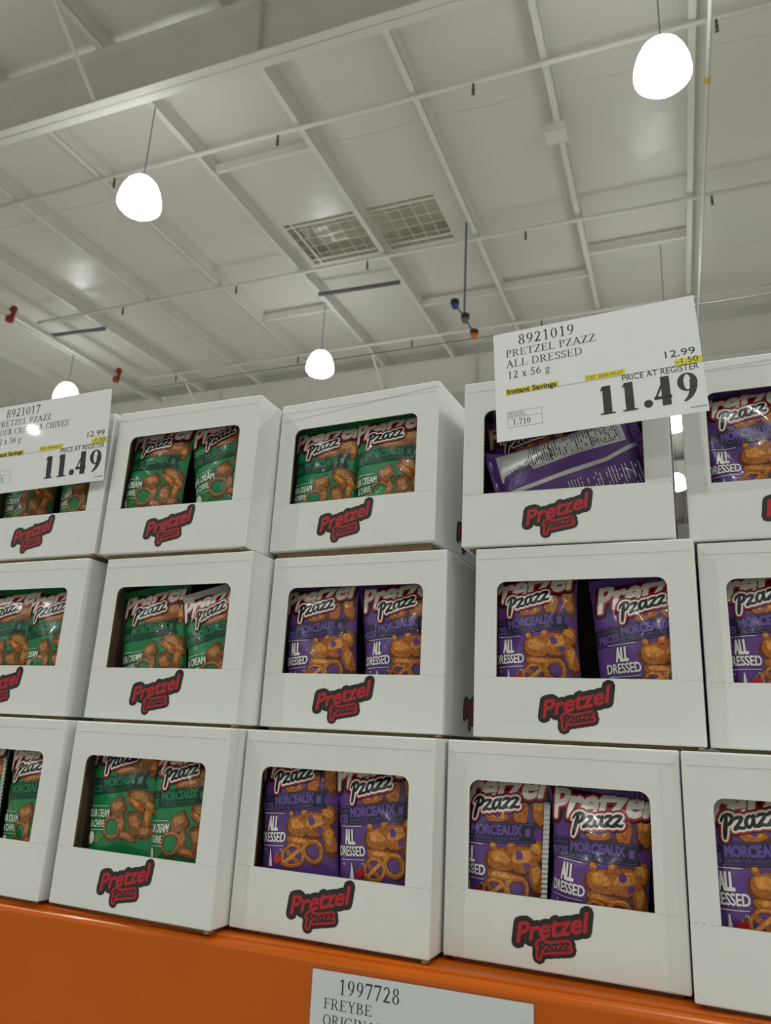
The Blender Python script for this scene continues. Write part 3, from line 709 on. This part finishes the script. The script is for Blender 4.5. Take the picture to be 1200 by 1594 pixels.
def crimp(name, p0, p1, wid, n, mt, parent, amp=.0010):
    """pleated sealed strip from p0 to p1, widening along wid"""
    p0, p1, wid = V(p0), V(p1), V(wid); m = MB(); nn = wid.cross(p1 - p0).normalized()
    for s in (0, 1):
        pass
    P = [p0.lerp(p1, k / n) + nn * (amp if k % 2 else -amp) for k in range(n + 1)]
    for a, b in zip(P, P[1:]): m.poly([a, b, b + wid, a + wid]); m.poly([a + nn * -.0005, a + wid + nn * -.0005, b + wid + nn * -.0005, b + nn * -.0005])
    return m.build(name, [mt], parent)
NU, NV = 49, 74
def fit_inside(P, MX):
    """film that would cross a carton wall is pressed flat against its inside"""
    A = np.array(MX); Q = P @ A[:3, :3].T + A[:3, 3]
    def soft(x, lo, hi, k=.006):
        x = np.where(x < lo + k, lo + k * np.exp((np.minimum(x, lo + k) - lo - k) / k), x)
        return np.where(x > hi - k, hi - k * np.exp((hi - k - np.maximum(x, hi - k)) / k), x)
    Q[:, 0] = soft(Q[:, 0], TH + .001, W - TH - .001); Q[:, 2] = soft(Q[:, 2], TH + .0005, HB - TH - .0005); Q[:, 1] = np.maximum(Q[:, 1], TH + .0008 + (Q[:, 1] - TH) * .02)
    B = np.linalg.inv(A); return Q @ B[:3, :3].T + B[:3, 3]
def make_bag(box, fl, cu, cv, depth, rot, yaw, lean, seed, label, art=None, amp=1.0, silver=False, seam=False, wrap=1.0):
    rnd = random.Random(seed); ph = [rnd.uniform(0, 6.28) for _ in range(5)] + [rnd.uniform(-.7, .7) + (1.5 if rnd.random() < .5 else 0), rnd.uniform(.03, .12), rnd.uniform(.09, .16)]
    U, Vg = np.meshgrid(np.linspace(0, GW, NU), np.linspace(.0, GH - .012, NV))
    vs = []; fs = []; ms = []; base = 0
    for side in (-1, 1):
        P = bag_surface(U, Vg, ph, side, amp, wrap).reshape(-1, 3)
        idx = np.arange(NU * NV).reshape(NV, NU)
        q = np.stack([idx[:-1, :-1], idx[:-1, 1:], idx[1:, 1:], idx[1:, :-1]], -1).reshape(-1, 4) + base
        if side == 1: q = q[:, ::-1]
        vs.append(P); fs += q.tolist(); ms += [0] * len(q); base += len(P)
    A, F, Ms = CUT[art or fl]
    u, v, l = A[:, 0], A[:, 1], A[:, 2]; e = 2e-4
    P = bag_surface(u, v, ph, -1, amp, wrap); du = bag_surface(u + e, v, ph, -1, amp, wrap) - P; dv = bag_surface(u, v + e, ph, -1, amp, wrap) - P
    N = np.cross(du, dv); N /= np.linalg.norm(N, axis=1)[:, None] + 1e-12
    P = P + N * (.0005 + l * .00014)[:, None]
    vs.append(P); fs += [[i + base for i in f] for f in F]; ms += Ms
    MX = Matrix.Translation((cu, depth, cv)) @ Matrix.Rotation(-rad(rot), 4, 'Y') @ Matrix.Rotation(rad(yaw), 4, 'Z') @ Matrix.Rotation(rad(lean), 4, 'X')
    vs = fit_inside(np.concatenate(vs), MX)
    me = bpy.data.meshes.new('snack_bag'); me.from_pydata((vs).tolist(), [], fs)
    for mt in slots(fl): me.materials.append(mt)
    me.polygons.foreach_set('material_index', ms); me.polygons.foreach_set('use_smooth', [True] * len(fs)); me.update()
    o = link('snack_bag', me)
    o.matrix_world = BMAT[box] @ MX
    tag(o, label, 'snack bag', 'green snack bags' if fl == 'green' else 'purple snack bags')
    c = crimp('top_seal', (-GW / 2, 0, GH / 2 - .0125), (GW / 2, 0, GH / 2 - .0125), (0, 0, .0125), 46, F_SILVER if silver else FILM[fl][0], o)
    if seam: crimp('side_seal', (GW / 2 - .0115, -.006, -.04), (GW / 2 - .0095, -.006, .078), (.008, -.0005, 0), 40, F_SILVER, o)
    return o
def place(box, fl, fx, fy, rot, seed, label, depth=.035, yaw=0, lean=0, **k):
    """put the bag so that its small word sits at window fraction (fx, fy) seen from the aisle"""
    M = BMAT[box]; c = M.inverted() @ CAM
    p = V((WU0 + fx * (WU1 - WU0), 0, WV0 + fy * (WV1 - WV0))); d = p - c
    p = p + d * ((depth - .022) / d.y)
    a = V((.0745 - GW / 2, 0, .181 - GH / 2)); a = Matrix.Rotation(-rad(rot), 3, 'Y') @ a
    return make_bag(box, fl, p.x - a.x, p.z - a.z, depth, rot, yaw, lean, seed, label, **k)
GRN, PUR = 'green chive bag', 'purple snack bag'
def two(box, fl, A, B):
    n = GRN if fl == 'green' else PUR
    for side, P in (('left', A), ('right', B)):
        if P: k = dict(P[4]) if len(P) > 4 else {}; place(box, fl, P[0], P[1], P[2], P[3], '%s %s in the %s' % (side, n, WHERE[box]), **k)
two('T1', 'green', (.27, .80, 0, 11), (.84, .80, 9, 12))
two('T2', 'green', (.24, .84, -3, 13), (.82, .87, 10, 14, {'depth': .041, 'wrap': .5}))
two('T3', 'green', (.23, .72, 0, 15, {'depth': .035}), (.745, .745, 1, 16))
two('M1', 'green', (.37, .70, 3, 17), (.83, .70, 4, 18))
two('M2', 'green', (.31, .68, 7, 19, {'depth': .040, 'wrap': .5}), (.835, .65, 12, 20, {'silver': True}))
two('M3', 'purple', (.21, .74, 4, 21), (.81, .75, 4, 22, {'depth': .041, 'wrap': .7}))
two('M4', 'purple', (.19, .78, 3, 23), (.87, .71, 4, 24, {'yaw': -8, 'wrap': .15}))
two('B1', 'green', (.28, .78, 4, 25, {'seam': True}), (.89, .79, 3, 26))
two('B2', 'green', (.29, .95, 5, 27, {'wrap': .4}), (.79, .86, 5, 28, {'depth': .041}))
two('B3', 'purple', (.22, .90, 4, 29), (.75, .855, 5, 30, {'depth': .038, 'silver': True}))
two('B4', 'purple', (.155, .77, -2, 31, {'depth': .038, 'seam': True}), (.72, .69, -5, 32, {'amp': 1.5}))
place('T5', 'purple', .20, .73, 1, 33, PUR + ' in the ' + WHERE['T5'])
place('M5', 'purple', .17, .80, 3, 34, PUR + ' in the ' + WHERE['M5'])
place('B5', 'purple', .16, .81, 2, 35, PUR + ' in the ' + WHERE['B5'])
place('T4', 'purple', .26, .60, 4, 36, 'purple snack bag standing behind the back-turned one, right price sign above', depth=.082)
make_bag('T4', 'purple', .155, .118, .030, -73.5, 0, 0, 37, 'back-turned purple snack bag lying askew with silver nutrition panel', art='back')

# ------------------------------------------------------------------ price signs
INKS = [M_PAPER, M_INK, M_YEL, M_GREY]
def card_mesh(num, l1, l2, price=True, l1x=.1501, l2x=.1303):
    a = Art(); w, h = .286, .184
    a.rect(.0025, .002, w - .0025, h - .0055, 0, 0)
    a.text(serif(num), .0397, .1543, .1220, .0170, 1, 3); a.text(serif(l1), .0203, .1366, l1x, .0118, 1, 3); a.text(serif(l2), .0205, .1187, l2x, .0118, 1, 3)
    if price:
        a.text(serif('12 x 56 g'), .0217, .1005, .0835, .0118, 1, 3)
        a.rect(.0180, .0745, .0938, .0836, 2, 1); a.rect(.1303, .0752, .1850, .0838, 2, 1); a.rect(.2490, .0750, .2836, .0845, 2, 1)
        a.text(sans('Instant Savings'), .0204, .0757, .0909, .0076, 1, 3, 0, 0, .00035)
        a.text(serif('EXP. 2026-08-23'), .1330, .0772, .1815, .0050, 1, 3)
        a.line((.0187, .0742), (.2846, .0746), .0005, 1, 2)
        a.text(sans('12.99'), .2381, .0887, .2760, .0104, 1, 3); a.text(sans('-1.50'), .2505, .0770, .2785, .0082, 1, 3); a.text(sans('PRICE AT REGISTER'), .1800, .0655, .2780, .0088, 1, 3)
        a.text(serif('11.49', True), .1460, .0192, .2785, .0430, 1, 3)
        bx = [(.0194, .0466), (.0687, .0466), (.0687, .0216), (.0194, .0216)]
        for k in range(4): a.line(bx[k], bx[(k + 1) % 4], .0004, 1, 2)
        a.line((.0194, .0368), (.0687, .0368), .0004, 1, 2)
        a.text(sans('PRICE PER'), .0212, .0423, .0430, .0028, 3, 3); a.text(sans('100 GRAMS'), .0212, .0382, .0452, .0028, 3, 3)
        a.text(serif('1.710'), .0262, .0248, .0525, .0090, 1, 3)
        rnd = random.Random(2); u = .2620
        while u < .281: L = rnd.uniform(.0008, .0018); a.rect(u, .0094, u + L, .0110, 3, 3); u += L + .0006
    vs, ly, fs, ms = a.flat(); mb = MB(); mb.v = [(x, -.0002 - l * .00012, y) for (x, y), l in zip(vs, ly)]; mb.f = [list(f) for f in fs]; mb.m = ms
    mb.poly([(.0025, 0, h - .0055), (w - .0025, 0, h - .0055), (w - .0025, 0, .002), (.0025, 0, .002)], 0)
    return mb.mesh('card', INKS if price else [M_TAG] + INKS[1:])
def sign(name, pos, yaw, tilt, roll, me, label, cat='price sign'):
    o = bpy.data.objects.new(name, None); COL.objects.link(o)
    o.matrix_world = Matrix.Translation(pos) @ Matrix.Rotation(rad(yaw), 4, 'Z') @ Matrix.Rotation(-rad(tilt), 4, 'X') @ Matrix.Rotation(-rad(roll), 4, 'Y')
    tag(o, label, cat, 'printed price cards in clear sleeves')
    c = link('card', me, o)
    m = MB(); w, h = .286, .184; m.box((-.0015, -.0022, -.001), (w + .004, 0, 0), (0, .0040, 0), (0, 0, h + .001)); m.build('clear_sleeve', [M_CLEAR], o)
    return o
sign('price_sign', (-.2859, .9895, 1.9622), 1.12, 2.25, 2.93, card_mesh('8921019', 'PRETZEL PZAZZ', 'ALL DRESSED'), 'white price sign reading 8921019 all dressed 11.49, hung at right')
sign('price_sign', (-1.2778, .9484, 1.9519), 4.4, -2.19, 2.68, card_mesh('8921017', 'PRETZEL PZAZZ', 'SOUR CREAM & CHIVES', l2x=.192), 'white price sign reading 8921017 sour cream and chives 11.49, at left')
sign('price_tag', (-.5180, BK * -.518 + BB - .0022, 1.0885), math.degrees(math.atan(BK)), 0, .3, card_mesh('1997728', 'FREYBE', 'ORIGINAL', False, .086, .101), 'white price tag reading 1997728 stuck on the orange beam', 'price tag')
wr = empty('hanging_wire', (-1.0017, .9685, 2.1372)); d = V((-.010, 1.0120, 2.1448)) - V((-1.0017, .9685, 2.1372)); d /= d.x
m = MB(); m.tube([d * -1.4, d * 2.4], .0007, 6); m.build('strand', [M_WIRE], wr); tag(wr, 'thin steel wire strung above the cartons, holding the price signs', 'wire')
